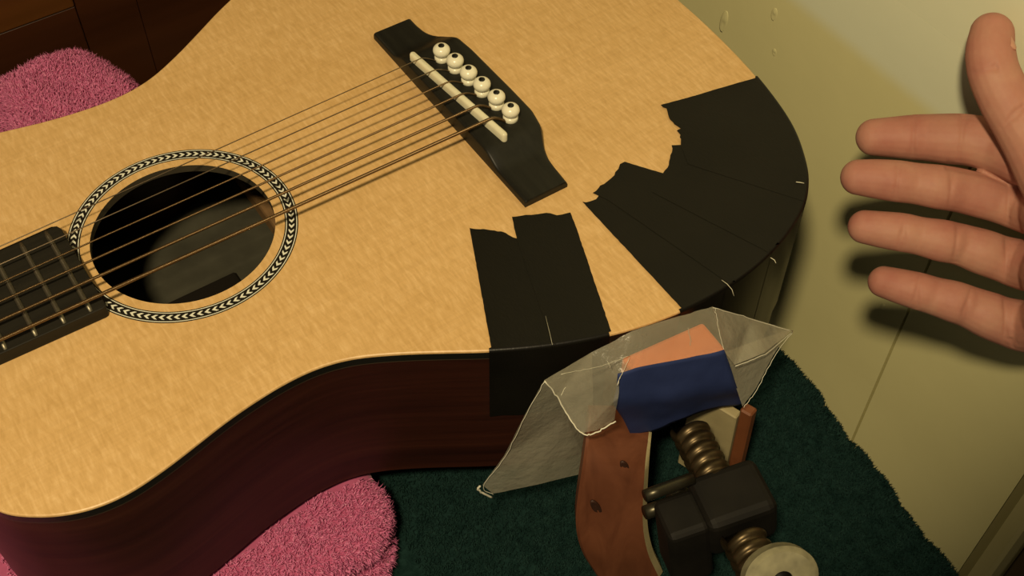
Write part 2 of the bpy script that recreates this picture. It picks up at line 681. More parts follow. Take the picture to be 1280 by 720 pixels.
pile('pile', [gto.data], 60000, 2.6, 0.8, M_gpile, gt,
     box=lambda c: (c[:, 0] > -10) & (c[:, 1] < -85) & (c[:, 1] > -300) & (c[:, 2] > TZ - 40) & ~((c[:, 0] < 31) & (c[:, 1] > -139)))

# ------------------------------------------------------------------ pink towel
pt = empty('pink_towel', 'thick pink terry towel folded under the guitar waist', 'towel')


def pillow(name, outline, ztop, zbot, rnd, m, parent, n=46, mm=60):
    """closed cushion over a footprint given by x range per y: top height from ztop(x, y)"""
    y0, y1, xr = outline
    Vt, Vb = [], []
    for i in range(n):
        s = i / (n - 1)
        yy = y0 + (y1 - y0) * (0.5 - 0.5 * math.cos(math.pi * s) if False else s)
        xa, xb = xr(yy)
        for j in range(mm):
            t = j / (mm - 1)
            t2 = 0.5 - 0.5 * math.cos(math.pi * t)
            xx = xa + (xb - xa) * t2
            d = min(xx - xa, xb - xx, yy - y0, y1 - yy)
            q = min(1.0, max(0.0, d / rnd))
            h = math.sqrt(max(0.0, 1 - (1 - q) ** 2))
            zt, zb = ztop(xx, yy), zbot
            zm = 0.45 * zt + 0.55 * zb
            Vt.append((xx, yy, zm + (zt - zm) * h))
            Vb.append((xx, yy, zm + (zb - zm) * h - 0.01))
    f = grid_faces(n, mm)
    k = len(Vt)
    V = Vt + Vb
    F = f + [tuple(i + k for i in reversed(q)) for q in f]
    # rim walls
    rim = [i * mm for i in range(n)] + [(n - 1) * mm + j for j in range(1, mm)] + [i * mm + mm - 1 for i in range(n - 2, -1, -1)] + [j for j in range(mm - 2, 0, -1)]
    for a, b in zip(rim, rim[1:] + rim[:1]):
        F.append((a, b, b + k, a + k))
    return build(name, V, F, m, parent)


_hw = [(-126, 28), (-124.3, 50), (-119.5, 70), (-111, 86.6), (-102, 94.8), (-92.2, 100.5), (-81.4, 104.0), (-69.5, 105), (-56.2, 103.4), (-42, 100.4), (-27, 96.9), (-12.7, 94.6), (1.9, 93.4), (15.5, 94.2), (29, 97.9), (45, 106)]
halfw = lambda x: float(np.interp(x, [a for a, b in _hw], [b for a, b in _hw], left=58))
halfv = np.vectorize(halfw)


def xr_up(y):
    c = 1 - max(0.0, min(1.0, (y + 128) / 26.0))
    xb = 30 - 18 * c ** 2 + 1.0 * math.sin(y * 0.2)
    if y > 95:
        t = min(1.0, (y - 95) / 105.0)
        xb = 33 + 6 * math.sin(t * 2.6) - 26 * max(0.0, t - 0.6) ** 2 / 0.3
    return -270.0, xb


def zt_up(x, y):
    z = -97.2 + 0.6 * pnoise(x, y, 0.09, 3)
    y_in = halfw(x) + 8.5
    if y > y_in:
        b = min(1.0, (y - y_in) / 36.0)
        b = b * b * (3 - 2 * b)
        lobe = 47 * math.exp(-abs((x + 1) / 44.0) ** 6)
        lobe2 = 38 * math.exp(-abs((x + 80) / 36.0) ** 4.0)
        z += b * max(lobe, lobe2, 20.0) + b * 2.6 * pnoise(x, y, 0.085, 5)
    return z


def xr_lo(y):
    return -262.0, 25 + 1.5 * math.sin(y * 0.15) - 10 * max(0.0, min(1.0, (-y - 105) / 28.0)) ** 2


up = pillow('upper_fold', (-128, 208, xr_up), zt_up, -110.5, 13, M_pink, pt, 90, 110)
lo = pillow('lower_fold', (-134, 190, xr_lo), lambda x, y: -112.0 + 0.8 * pnoise(x, y, 0.1, 4), -123.4, 6.5, M_pink, pt, 70, 60)
pile('terry_pile', [up.data, lo.data], 110000, 3.8, 0.62, M_pile, pt, lean=lambda P: np.stack([0.30 + 0 * P[:, 0], np.where(P[:, 1] < 0, -0.5, 0.25), -0.1 + 0 * P[:, 0]], 1),
     box=lambda c: ((c[:, 1] < 0) & (c[:, 0] > -190) | (c[:, 1] > 90) & (c[:, 0] > -120)) & (c[:, 2] > -118) & (np.abs(c[:, 1]) > halfv(c[:, 0]) + np.where(c[:, 1] < 0, -1.0, 6.5)), curl=0.7)

# ------------------------------------------------------------------ guitar
HALF = [(-126, 0), (-126, 28), (-124.3, 50), (-119.5, 70), (-111, 86.6), (-102, 94.8), (-92.2, 100.5), (-81.4, 104.0), (-69.5, 105),
        (-56.2, 103.4), (-42, 100.4), (-27, 96.9), (-12.7, 94.6), (1.9, 93.4), (15.5, 94.2), (29, 97.9), (45, 106), (61.3, 115.8),
        (77, 125.4), (98, 136), (122.8, 145.2), (150.9, 150.8), (180.9, 150.9), (206, 146.1), (229, 136.7), (242.4, 126.3),
        (252, 113.7), (262.7, 92), (270, 60.2), (273.3, 29), (274.3, 0)]
ctrl = [(x, -y) for x, y in HALF] + [(x, y) for x, y in HALF[-2:0:-1]]
OUT = catmull(ctrl, 9, closed=True)
for _ in range(6):
    OUT = OUT * 0.5 + (np.roll(OUT, 1, 0) + np.roll(OUT, -1, 0)) * 0.25
NO = len(OUT)
tg = np.roll(OUT, -1, 0) - np.roll(OUT, 1, 0)
tg /= np.linalg.norm(tg, axis=1)[:, None]
ONRM = np.stack([tg[:, 1], -tg[:, 0]], 1)     # outward (loop runs counter-clockwise)


def off(i, d, z):
    q = OUT[i % NO] + ONRM[i % NO] * d
    return (q[0], q[1], z)


def loop(d, z):
    return [off(i, d, z) for i in range(NO)]


def circ(r, z, n=120, cx=0, cy=0):
    return [(cx + r * math.cos(2 * math.pi * i / n), cy + r * math.sin(2 * math.pi * i / n), z) for i in range(n)]


def fill_mesh(name, loops, z, m, parent, extra=None):
    """flat sheet at height z bounded by loops; extra verts/faces joined"""
    bm = bmesh.new()
    es = []
    for lp in loops:
        vs_ = [bm.verts.new(W3((p[0], p[1], z))) for p in lp]
        for a, b in zip(vs_, vs_[1:] + vs_[:1]):
            es.append(bm.edges.new((a, b)))
    bmesh.ops.triangle_fill(bm, use_beauty=True, use_dissolve=False, edges=es)
    if extra:
        V, F = extra
        vv = [bm.verts.new(W3(p)) for p in V]
        for f in F:
            bm.faces.new([vv[i] for i in f])
    bmesh.ops.remove_doubles(bm, verts=bm.verts, dist=1e-6)
    bmesh.ops.recalc_face_normals(bm, faces=bm.faces)
    me = bpy.data.meshes.new(name)
    bm.to_mesh(me)
    bm.free()
    o = link(name, me, m, parent, True)
    return sharp(o, 30)


gu = empty('guitar', 'acoustic guitar with pale spruce top and mahogany sides lying on towels', 'guitar')
HR, TH = 39.1, 4.0
DEP = -92.0
sb = fill_mesh('soundboard', [loop(-0.7, 0), circ(HR, 0)], 0.0, M_spruce, gu,
               loft([loop(-0.7, 0), loop(-0.2, -0.3), loop(0, -0.8), loop(0, -1.1), loop(-2.5, -1.1), loop(-2.5, -TH)], False))
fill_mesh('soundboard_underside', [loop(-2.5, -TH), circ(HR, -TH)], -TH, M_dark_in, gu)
V, F = loft([circ(HR, 0), circ(HR, -TH)], False)
build('soundhole_edge', V, F, M_holeedge, gu, True, False)
V, F = loft([loop(0.05, -1.1), loop(0.05, -5.0), loop(-2.4, -5.0), loop(-2.4, -1.1), loop(0.05, -1.1)], False)
sharp(build('binding', V, F, M_bind, gu), 40)
V, F = loft([loop(0.0, -5.0), loop(0.0, -5.6), loop(-1, -5.6), loop(-1, -5.0), loop(0, -5)], False)
sharp(build('purfling', V, F, plain('purfling_line', (0.05, 0.035, 0.02), 0.4).m, gu), 40)
V, F = loft([loop(-0.1, -5.6), loop(-0.1, DEP + 1), loop(-1.1, DEP), loop(-2.6, DEP + 2), loop(-2.6, -5.6), loop(-0.1, -5.6)], False)
sharp(build('side', V, F, M_mahog, gu), 40)
fill_mesh('back', [loop(-2.4, 0)], DEP + 0.8, M_mahog, gu)
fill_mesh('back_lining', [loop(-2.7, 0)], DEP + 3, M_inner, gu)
bevel_box('back_brace', (55, -106, DEP + 3.2), (64, 106, DEP + 15), M_brace, gu, 2, 2)
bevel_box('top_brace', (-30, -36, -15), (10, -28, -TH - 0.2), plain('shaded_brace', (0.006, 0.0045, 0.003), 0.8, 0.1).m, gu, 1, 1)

# rosette
ros = empty('rosette', None, None)
ros.parent = gu
for nm, ra, rb, z, mm_ in (('black_ring', 43.2, 48.9, 0.04, M_purf), ('white_ring', 43.7, 44.05, 0.09, M_ivory), ('white_ring', 48.05, 48.4, 0.09, M_ivory)):
    V, F = loft([circ(ra, 0.0, 160), circ(ra, z, 160), circ(rb, z, 160), circ(rb, 0.0, 160), circ(ra, 0, 160)], False)
    sharp(build(nm, V, F, mm_, ros), 30)
NCH = 94
pit = 2 * math.pi * 46.05 / NCH
poly = []
cv, cf = [], []
for sgn in (1, -1):
    quad = [(0.40 * pit, 0.0), (-0.04 * pit, 0.0), (-0.46 * pit, sgn * 1.14), (-0.10 * pit, sgn * 1.10)]
    k0 = len(cv)
    cv += [(x, y, 0.0) for x, y in quad] + [(x, y, 0.10) for x, y in quad]
    cf += [(k0, k0 + 1, k0 + 2, k0 + 3), (k0 + 4, k0 + 5, k0 + 6, k0 + 7)] + [(k0 + i, k0 + (i + 1) % 4, k0 + 4 + (i + 1) % 4, k0 + 4 + i) for i in range(4)]
chm = bpy.data.meshes.new('chevron')
chm.from_pydata([(x * S, y * S, z * S) for x, y, z in cv], [], cf)
chm.materials.append(M_ivory)
bm = bmesh.new(); bm.from_mesh(chm); bmesh.ops.recalc_face_normals(bm, faces=bm.faces); bm.to_mesh(chm); bm.free()
for i in range(NCH):
    a = 2 * math.pi * (i + 0.3) / NCH
    px_, py_ = 46.05 * math.cos(a), 46.05 * math.sin(a)
    if px_ < -43.0 and abs(py_ - 0.8) < 25.5:
        continue
    o = bpy.data.objects.new('chevron', chm)
    C.objects.link(o)
    o.parent = ros
    o.location = W3((px_, py_, 0.03))
    o.rotation_euler = (0, 0, a - math.pi / 2)

# fretboard, frets
SX = 137.04
SC = 584.2
fx = lambda n: SX - (SC * 2 ** (-n / 12) + 2.66)
YC = 0.8
fbw = lambda x: 26.4 - (-43.5 - x) * 0.018
xs_end = -43.5
xe_ = -330.0
fpoly = [(xe_, YC - fbw(xe_)), (xs_end - 1.6, YC - fbw(xs_end)), (xs_end - 0.4, YC - fbw(xs_end) + 0.4), (xs_end, YC - fbw(xs_end) + 1.6),
         (xs_end, YC + fbw(xs_end) - 3.2), (xs_end - 1.0, YC + fbw(xs_end) - 1.0), (xs_end - 3.2, YC + fbw(xs_end)), (xe_, YC + fbw(xe_))]
V, F = prism_vf(fpoly, 0.12, 6.4)
fb = bevel_vf('fretboard', V, F, M_ebony, gu, 0.35, 2)
for n in range(20, 9, -1):
    x = fx(n)
    w = fbw(x) - 0.9
    rings = []
    for j in range(13):
        t = -1 + 2 * j / 12
        e = max(0.0, abs(t) - 0.965) / 0.035
        h = 1.15 * math.sqrt(max(0.02, 1 - e * e))
        ww = 1.25 * (1 - 0.35 * e)
        y = YC + t * w
        rings.append([(x - ww, y, 6.3), (x - ww * 0.8, y, 6.3 + h * 0.55), (x - ww * 0.35, y, 6.3 + h), (x + ww * 0.35, y, 6.3 + h), (x + ww * 0.8, y, 6.3 + h * 0.55), (x + ww, y, 6.3)])
    V, F = loft(rings)
    fr = build('fret', V, F, M_fret, fb)
# neck shaft beneath the fretboard
rings = []
for x in (-126.5, -150, -200, -330):
    dd = 60 if x > -130 else (34 if x > -160 else 18)
    rings.append([(x, YC + 26 * math.cos(a), 0.0 - dd * math.sin(a)) for a in np.linspace(0, math.pi, 14)])
V, F = loft(rings)
build('neck', V, F, M_mahog, gu)

# bridge: grid over the outline, tall centre with thin wings
prof_y = [-69.0, -66, -62, -57, -52.5, -48, -45, -42, -39, -36, -32, -27, -20, -10, 0, 10, 20, 27, 32, 36, 39, 42, 45, 48, 51, 54, 57.5, 61, 63.5]
back_pts = [(-69.0, 152.4), (-57, 153.2), (-52, 153.9), (-45.5, 156), (-37, 160.0), (-27, 162.2), (-10, 162.2), (0, 162.0), (23, 161.6), (34, 160.5), (42.5, 157.8), (47.4, 153.4), (51.3, 151.9), (57.5, 151.2), (63.5, 151.2)]


def backx(y):
    return float(np.interp(y, [a for a, b in back_pts], [b for a, b in back_pts]))


def bz(y):
    t = min(1.0, max(0.0, (abs(y + 1.5) - 34) / 13.0))
    t = t * t * (3 - 2 * t)
    return 8.6 * (1 - t) + 3.8 * t


FXB = 130.0
rings = []
ysb = np.concatenate([[-69.0, -68.7], np.linspace(-68, 62.6, 66), [63.2, 63.5]])
for y in ysb:
    e = 1.0 if abs(y + 69) > 0.2 and abs(y - 63.5) > 0.2 else 0.9
    z = bz(y) * e
    xb = backx(y)
    rings.append([(FXB, y, 0.1), (FXB, y, z - 1.0), (FXB + 0.35, y, z - 0.3), (FXB + 1.1, y, z)] +
                 [(FXB + 1.1 + (xb - 1.6 - FXB - 1.1) * s, y, z) for s in (0.2, 0.4, 0.6, 0.8)] +
                 [(xb - 1.6, y, z), (xb - 0.5, y, z - 0.5), (xb, y, z - 1.5), (xb, y, 0.1)])
V, F = loft(rings)
br = sharp(build('bridge', V, F, M_bridge, gu), 45)
# saddle: slanted bone strip with rounded ends
a0, a1 = np.array([133.9, 31.6]), np.array([140.6, -36.0])
dv = (a1 - a0) / np.linalg.norm(a1 - a0)
nv_ = np.array([-dv[1], dv[0]])
rings = []
for h, w in ((8.2, 1.55), (11.6, 1.55), (12.3, 1.25), (12.7, 0.6)):
    ring = []
    for j in range(9):
        t = math.pi * j / 8
        q = a1 + dv * math.sin(t) * w + nv_ * math.cos(t) * w
        ring.append((q[0], q[1], h))
    for j in range(9):
        t = math.pi * j / 8
        q = a0 - dv * math.sin(t) * w - nv_ * math.cos(t) * w
        ring.append((q[0], q[1], h))
    rings.append(ring)
V, F = loft(rings)
sharp(build('saddle', V, F, M_bone, br), 50)
pins = [(145.4, 24.5), (146.9, 14.9), (147.8, 4.6), (148.7, -5.4), (149.6, -16.2), (150.3, -26.8)]
for (x, y) in pins:
    V, F = lathe_vf([(2.6, 7.6), (3.5, 8.0), (3.5, 10.3), (3.1, 10.7), (2.7, 10.9), (2.7, 11.4), (3.3, 11.9), (3.95, 12.9), (4.15, 14.0), (3.9, 15.1), (3.2, 16.0), (2.2, 16.6), (1.2, 16.85), (0.05, 16.9)], (x, y, 0), n=24)
    pn = build('bridge_pin', V, F, M_pin, br)
    V, F = lathe_vf([(1.5, 16.3), (1.5, 16.95), (1.2, 17.1), (0.05, 17.12)], (x, y, 0), n=16)
    build('pin_dot', V, F, M_dot, pn)

# strings
sy = [25.98 - i * 10.392 for i in range(6)]
sd = [0.42, 0.50, 0.66, 0.86, 1.12, 1.42]
for i in range(6):
    y = sy[i]
    t = (a0[1] - y) / (a0[1] - a1[1])
    xs = a0[0] + (a1[0] - a0[0]) * t
    zt = 12.7 + sd[i] / 2
    xn = SX - SC
    yn = YC + 18 - i * 7.2
    def sp(x):
        q = (x - xs) / (xn - xs)
        return (x, y + (yn - y) * q, zt + (8.2 - zt) * q)
    pth = [sp(x) for x in np.linspace(-326, xs - 1.0, 26)]
    pxx, pyy = pins[i]
    e = np.array([pxx - 3.4, pyy - 0.4, 9.3])
    b0 = np.array([xs + 1.0, y, zt - 0.15])
    for q in (0.0, 0.2, 0.45, 0.7, 0.9, 1.0):
        m_ = b0 + (e - b0) * q
        m_[2] = b0[2] + (e[2] - b0[2]) * (q ** 1.5)
        pth.append(tuple(m_))
    pth.append((pxx - 2.6, pyy - 0.3, 8.0))
    V, F = tube_vf(pth, sd[i] / 2 * 1.12, 8)
    build('string', V, F, M_steel if i < 2 else M_bronze, gu)

# ------------------------------------------------------------------ black tape strips
def near_idx(u, v, z=0):
    q = at(u, v, z)[:2]
    return int(np.argmin(((OUT - q) ** 2).sum(1)))


def jag(pts, amp=0.35, sub=4):
    """roughen a torn edge"""
    P = [np.array(p) for p in pts]
    o = [P[0]]
    for a, b in zip(P, P[1:]):
        L = np.linalg.norm(b - a)
        n = max(1, int(L / 1.6))
        for j in range(1, n + 1):
            q = a + (b - a) * j / n
            if j < n:
                q = q + rng.normal(0, amp, 2)
            o.append(q)
    return o


def tape(label, inner_px, rim0, rim1, layer, depth, torn, threads=()):
    """inner_px: pixel path on the top from the first long edge round the torn end to the other edge"""
    r = 1.50 + 0.13 * layer
    z = -1.0 + r
    inner = []
    pts = [at(u, v, z)[:2] for u, v in inner_px]
    for j, (a, b) in enumerate(zip(pts, pts[1:])):
        seg = jag([a, b], 0.3) if torn[j] else jag([a, b], 0.05)
        inner += seg[:-1]
    inner.append(pts[-1])
    i0, i1 = near_idx(*rim0), near_idx(*rim1)
    idx = list(range(i0, i1 + 1))
    rim = [off(i, -1.0, z) for i in idx]
    top = [(p[0], p[1]) for p in inner] + [(p[0], p[1]) for p in reversed(rim)]
    rows = []
    for a in np.linspace(0, math.pi / 2, 5):
        rows.append([off(i, -1.0 + r * math.sin(a), -1.0 + r * math.cos(a)) for i in idx])
    rows.append([off(i, -1.0 + r, depth * 0.5) for i in idx])
    rows.append([off(i, -1.0 + r + 0.15 * math.sin(i * 1.1), depth + 0.4 * math.sin(i * 0.9)) for i in idx])
    V = [p for rw in rows for p in rw]
    F = grid_faces(len(rows), len(idx))
    # visible thickness along the edges that lie on the top
    k = len(V)
    edge = [(p[0], p[1], z) for p in inner]
    V += edge + [(p[0], p[1], z - 0.11) for p in edge]
    n = len(edge)
    F += [(k + i, k + i + 1, k + n + i + 1, k + n + i) for i in range(n - 1)]
    o = fill_mesh('tape_strip', [top], z, M_tape, None, (V, F))
    tag(o, label, 'tape', 'black cloth tape strips on the guitar')
    for th in threads:
        Vt, Ft = tube_vf([tuple(q) for q in th], 0.22, 5)
        build('loose_thread', Vt, Ft, M_thread, o)
    return o


def rp(u, v, lift=0.7):
    q = at(u, v, lift)
    return q


L1 = tape('black tape strip at the guitar edge, left one of the side-by-side pair',
          [(614, 434), (587, 285), (600, 286.5), (618, 288), (632, 291), (641, 296.5), (649, 299), (655, 297), (695, 432)],
          (614, 439), (694, 433), 0, -48, [0, 1, 1, 1, 1, 1, 1, 0])
L2 = tape('black tape strip with a higher torn end, right one of the side-by-side pair',
          [(690, 428), (646, 299), (640, 271), (652, 269.5), (665, 268.5), (676, 267), (688, 266.5), (696, 269), (703, 268), (713, 265.5), (722, 289), (764, 414)],
          (691, 433), (764, 418), 1, -48, [0, 0, 1, 1, 1, 1, 1, 1, 1, 0, 0])
TA = tape('black tape strip with a pointed torn end, first of the fan above the waxed paper',
          [(852, 385), (728, 252), (738, 251.5), (745, 249), (749, 244), (762, 236), (920, 352)],
          (850, 390), (920, 350), 0, -70, [0, 1, 1, 1, 1, 0])
TB = tape('black tape strip with a stepped torn corner, second in the fan at the guitar tail',
          [(908, 352), (760, 250), (741, 241), (750, 232), (760, 226), (768, 219), (773, 211), (775, 205), (781, 202), (800, 208), (829, 216.5), (975, 305)],
          (910, 358), (975, 304), 1, -70, [0, 0, 1, 1, 1, 1, 1, 1, 0, 0, 0])
TC = tape('black tape strip with a hollow torn edge, third in the fan at the guitar tail',
          [(960, 315), (815, 240), (829, 216), (836, 206), (837.5, 198), (840, 190), (839.5, 181.5), (851, 181), (1003, 238)],
          (965, 315), (1006, 243), 2, -70, [0, 0, 1, 1, 1, 1, 0, 0])
TD = tape('widest black tape strip with a straight long edge, last in the fan at the tail',
          [(1000, 250), (860, 205), (851, 181), (850.5, 168), (846, 163), (851, 160.5), (843, 155), (836, 146), (833, 135), (826, 131), (860, 122), (900, 110), (944, 97.5)],
          (1003, 252), (946.5, 97), 3, -70, [0, 0, 1, 1, 1, 1, 1, 1, 1, 0, 0, 0])


def thread(o, pix, z0=1.2, rad=0.2):
    Vt, Ft = tube_vf([tuple(at(u, v, z)) for u, v, z in pix], rad, 5)
    build('loose_thread', Vt, Ft, M_thread, o)


thread(TD, [(995, 227.5, 1.35), (1000, 228, 1.35), (1005, 229, 1.0)], rad=0.22)
thread(TA, [(902, 350, 1.0), (909, 355, 1.0), (915, 362, 0.6), (917.5, 370, -2.0)], rad=0.13)
thread(TB, [(963, 322, 1.2), (968, 325, 0.8), (970, 329, 0.0)], rad=0.16)
thread(L2, [(682, 395, 0.95), (688, 420, 0.95), (690.5, 431, 0.8)], rad=0.07)

# ------------------------------------------------------------------ clamp
cl = empty('clamp', 'old screw clamp with red wooden arms pressing against the guitar rim', 'clamp')
# caul: wooden block bearing on the rim
V, F = prism_vf([(121.5, -151.2), (161, -155.2), (160, -172), (121.5, -160)], -50, -9)
bevel_vf('jaw_block', V, F, M_orange, cl, 1.5, 2)


def arm(rows_, thick, nrm, m, name):
    """rows: (left point, right point) going down; thick along -nrm"""
    L = catmull([r[0] for r in rows_], 6)
    R = catmull([r[1] for r in rows_], 6)
    n = np.asarray(nrm, float)
    n /= np.linalg.norm(n)
    rings = []
    for a, b in zip(L, R):
        d = (b - a) / np.linalg.norm(b - a)
        bl, br_ = a - n * thick, b - n * thick
        e = 1.2
        rings.append([a + d * e, b - d * 1.6 + n * 0.0, b - n * 3.0 + d * 0.6, br_ + n * 0.4, bl + n * 0.4, a - n * e])
    V, F = loft(rings)
    o = build(name, V, F, [m, M_pale], cl)
    for q in o.data.polygons:
        c = np.array(q.normal)
        vi = [v % 6 for v in q.vertices]
        if set(vi) == {1, 2} or set(vi) == {2, 3}:
            q.material_index = 1
    return sharp(o, 40)


la = arm([(aty(737, 523, -158), aty(818, 523, -161)), (aty(735, 535, -160), aty(816, 535, -166)), (aty(729, 580, -167), aty(811, 580, -180)), (aty(720, 650, -174), aty(808, 650, -190)), (aty(727, 690, -180), aty(814, 690, -196)), (aty(746, 722, -185.5), aty(828, 722, -201))],
         7.0, (-0.52, -0.85, 0.05), M_red, 'left_arm')
la['label'] = 'red-brown wooden arm with two dark knots and a pale edge'


def knot(u, v, y, w, h, tilt):
    c = aty(u, v, y)
    n = np.array([-0.52, -0.85, 0.1]); n /= np.linalg.norm(n)
    ax = np.array([0.85, -0.52, 0.0])
    up_ = np.cross(n, ax)
    if up_[2] < 0: up_ = -up_
    rings = []
    for r, d in ((1.0, -0.5), (1.0, 0.25), (0.75, 0.35), (0.45, 0.1), (0.2, 0.3)):
        ring = []
        for j in range(14):
            t = 2 * math.pi * j / 14
            a, b = w * r * math.cos(t), h * r * math.sin(t)
            a, b = a * math.cos(tilt) - b * math.sin(tilt), a * math.sin(tilt) + b * math.cos(tilt)
            ring.append(c + ax * a + up_ * b + n * d)
        rings.append(ring)
    V, F = loft(rings)
    build('knot', V, F, M_knot, la)


def on_arm(u, v):
    """depth y of the arm's face under a pixel"""
    a = np.interp(v, [528, 580, 650, 690, 722], [-162, -167, -174, -180, -185.5])
    b = np.interp(v, [528, 580, 650, 690, 722], [-176, -180, -190, -196, -201])
    ul = np.interp(v, [528, 580, 650, 690, 722], [735, 729, 720, 727, 746])
    return a + (b - a) * (u - ul) / 82.0


knot(781, 584, on_arm(781, 584), 1.7, 4.6, 0.35)
knot(745, 634, on_arm(745, 634), 1.8, 5.6, 0.40)
# right arm: we see its pale inner face and narrow orange front edge
ra = bpy.data.objects.new('right_arm', None)
C.objects.link(ra)
ra.parent = cl
V, F = join_vf([([(160, -158, -57), (167.5, -180, -57), (172.0, -178.5, -57), (164.5, -156.5, -57),
                  (159, -160, -116), (167, -183, -116), (171.5, -181.5, -116), (163.5, -158.5, -116)],
                 [(0, 1, 2, 3), (4, 5, 6, 7), (0, 1, 5, 4), (1, 2, 6, 5), (2, 3, 7, 6), (3, 0, 4, 7)])])
bevel_vf('inner_face', V, F, M_pale, ra, 0.6, 1)
V, F = join_vf([([(168.0, -180.1, -50), (170.0, -185.5, -50), (175.0, -184, -50), (173.0, -178.6, -50),
                  (167.2, -183.6, -116), (169.2, -189, -116), (175.0, -187, -116), (172.4, -181.6, -116)],
                 [(0, 1, 2, 3), (4, 5, 6, 7), (0, 1, 5, 4), (1, 2, 6, 5), (2, 3, 7, 6), (3, 0, 4, 7)])])
bevel_vf('front_edge', V, F, plain('orange_brown_wood', (0.165, 0.055, 0.02), 0.5, var=0.2).m, ra, 0.8, 1)

# screw
s0 = np.array([144.0, -173.5, -50.0])
s1 = np.array([119.6, -252.0, -41.0])
sdv = (s1 - s0) / np.linalg.norm(s1 - s0)
SL = np.linalg.norm(s1 - s0)


def screw(name, h0, h1, r0, pitch, m):
    prof = []
    h = h0
    while h < h1:
        prof += [(r0 * 0.80, h), (r0 * 0.92, h + pitch * 0.18), (r0, h + pitch * 0.36), (r0, h + pitch * 0.64), (r0 * 0.92, h + pitch * 0.82)]
        h += pitch
    prof.append((r0 * 0.8, h))
    ax = sdv
    a = np.cross(ax, [0, 0, 1.0]); a /= np.linalg.norm(a)
    b = np.cross(ax, a)
    n = 28
    rings = []
    for r, h in prof:
        rings.append([s0 + ax * (h + pitch * (j / n)) + (a * math.cos(2 * math.pi * j / n) + b * math.sin(2 * math.pi * j / n)) * r for j in range(n)])
    # helix seam: shift the ring so the thread climbs one pitch per turn
    V, F = loft(rings)
    return build(name, V, F, m, cl)


screw('screw', 0.0, 34.0, 8.4, 5.2, M_screw)
screw('screw_shank', 56.0, 80.0, 9.2, 5.0, M_screw)
# iron nut housing round the screw
q = s0 + sdv * 44


def obox(name, c, ax, half, m, w=2.5):
    X = np.asarray(ax[0], float); X /= np.linalg.norm(X)
    Y = np.asarray(ax[1], float); Y = Y - X * X.dot(Y); Y /= np.linalg.norm(Y)
    Z = np.cross(X, Y)
    V = [c + X * half[0] * i + Y * half[1] * j + Z * half[2] * k_ for k_ in (-1, 1) for j in (-1, 1) for i in (-1, 1)]
    return bevel_vf(name, V, box_vf((0, 0, 0), (1, 1, 1))[1], m, cl, w, 3)


obox('nut_housing', q + np.array([3, 0, -3.0]), (sdv, (1, 0, 0.1)), (13.0, 15.0, 12.0), M_iron, 4)
obox('housing_lug', q + np.array([-17, 4, -16.0]), (sdv, (1, 0, 0.1)), (10.0, 9.0, 20.0), M_iron, 3)
for (va, rr) in ((620, 2.6), (641, 3.0)):
    V, F = tube_vf([aty(806, va, -196), aty(822, va - 6, -197), aty(846, va - 15, -198.5), aty(866, va - 22, -200)], rr, 14)
    build('cross_rod', V, F, M_rod, cl)
# ear of the housing that shows beside the screw
V, F = lathe_vf([(3, -3), (6.5, -2.5), (7, 0), (6.5, 2.5), (3, 3)], (122, -196, -60), (0.3, -1, 0.2), 18)
build('pivot_boss', V, F, plain('scuffed_iron', (0.07, 0.06, 0.04), 0.45, metal=0.4, var=0.4, scale=200).m, cl)
# cream handle plate with a hole at the end of the screw
hc = aty(979, 725, -257)
pax = sdv * 0.55 + np.array([-0.15, -0.05, 0.75])
pax /= np.linalg.norm(pax)
X = np.cross(sdv, [0, 0, 1.0]); X /= np.linalg.norm(X)
Z = np.cross(X, pax)
n = 36
rings = []
for rr, hh in ((3.6, 3.2), (11.5, 3.2), (13.5, 1.2), (13.5, -5), (3.6, -5)):
    rings.append([hc + X * rr * math.cos(2 * math.pi * j / n) * 1.1 + Z * rr * math.sin(2 * math.pi * j / n) * 0.9 + pax * (hh - 3.2) for j in range(n)])
rings.append(rings[0])
V, F = loft(rings, False)
hp = sharp(build('handle_plate', V, F, M_plate, cl), 40)
hp['label'] = 'worn cream painted end plate with a hole'
V, F = tube_vf([hc - pax * 7, hc - pax * 2.0], 4.0, 18)
build('plate_bolt', V, F, M_iron, hp)

# ------------------------------------------------------------------ waxed paper over the clamp jaw
def patch(tris, n=7, amp=0.5, seed=1):
    """triangles of 3D points, subdivided and slightly crumpled"""
    V, F, key = [], [], {}
    def vid(p):
        kk = (round(p[0], 2), round(p[1], 2), round(p[2], 2))
        if kk not in key:
            key[kk] = len(V)
            w = amp * pnoise(p[0] + p[2], p[1] - 0.6 * p[2], 0.19, seed) + 0.5 * amp * pnoise(p[0] - p[2], p[1] + p[2], 0.43, seed + 2)
            V.append((p[0] - 0.2 * w, p[1] - abs(w) * 0.5, p[2] + 0.15 * w))
        return key[kk]
    for a, b, c in tris:
        a, b, c = map(np.asarray, (a, b, c))
        g = {}
        for i in range(n + 1):
            for j in range(n + 1 - i):
                g[i, j] = vid(a + (b - a) * i / n + (c - a) * j / n)
        for i in range(n):
            for j in range(n - i):
                F.append((g[i, j], g[i + 1, j], g[i, j + 1]))
                if i + j < n - 1:
                    F.append((g[i + 1, j], g[i + 1, j + 1], g[i, j + 1]))
    return V, F


P_peak = aty(890, 383, -157.0)
R1 = aty(840, 397.5, -156.0)
R2 = aty(790, 413, -153.5)
R3 = aty(740, 440, -150.0)
P2 = aty(680, 475, -146.5)
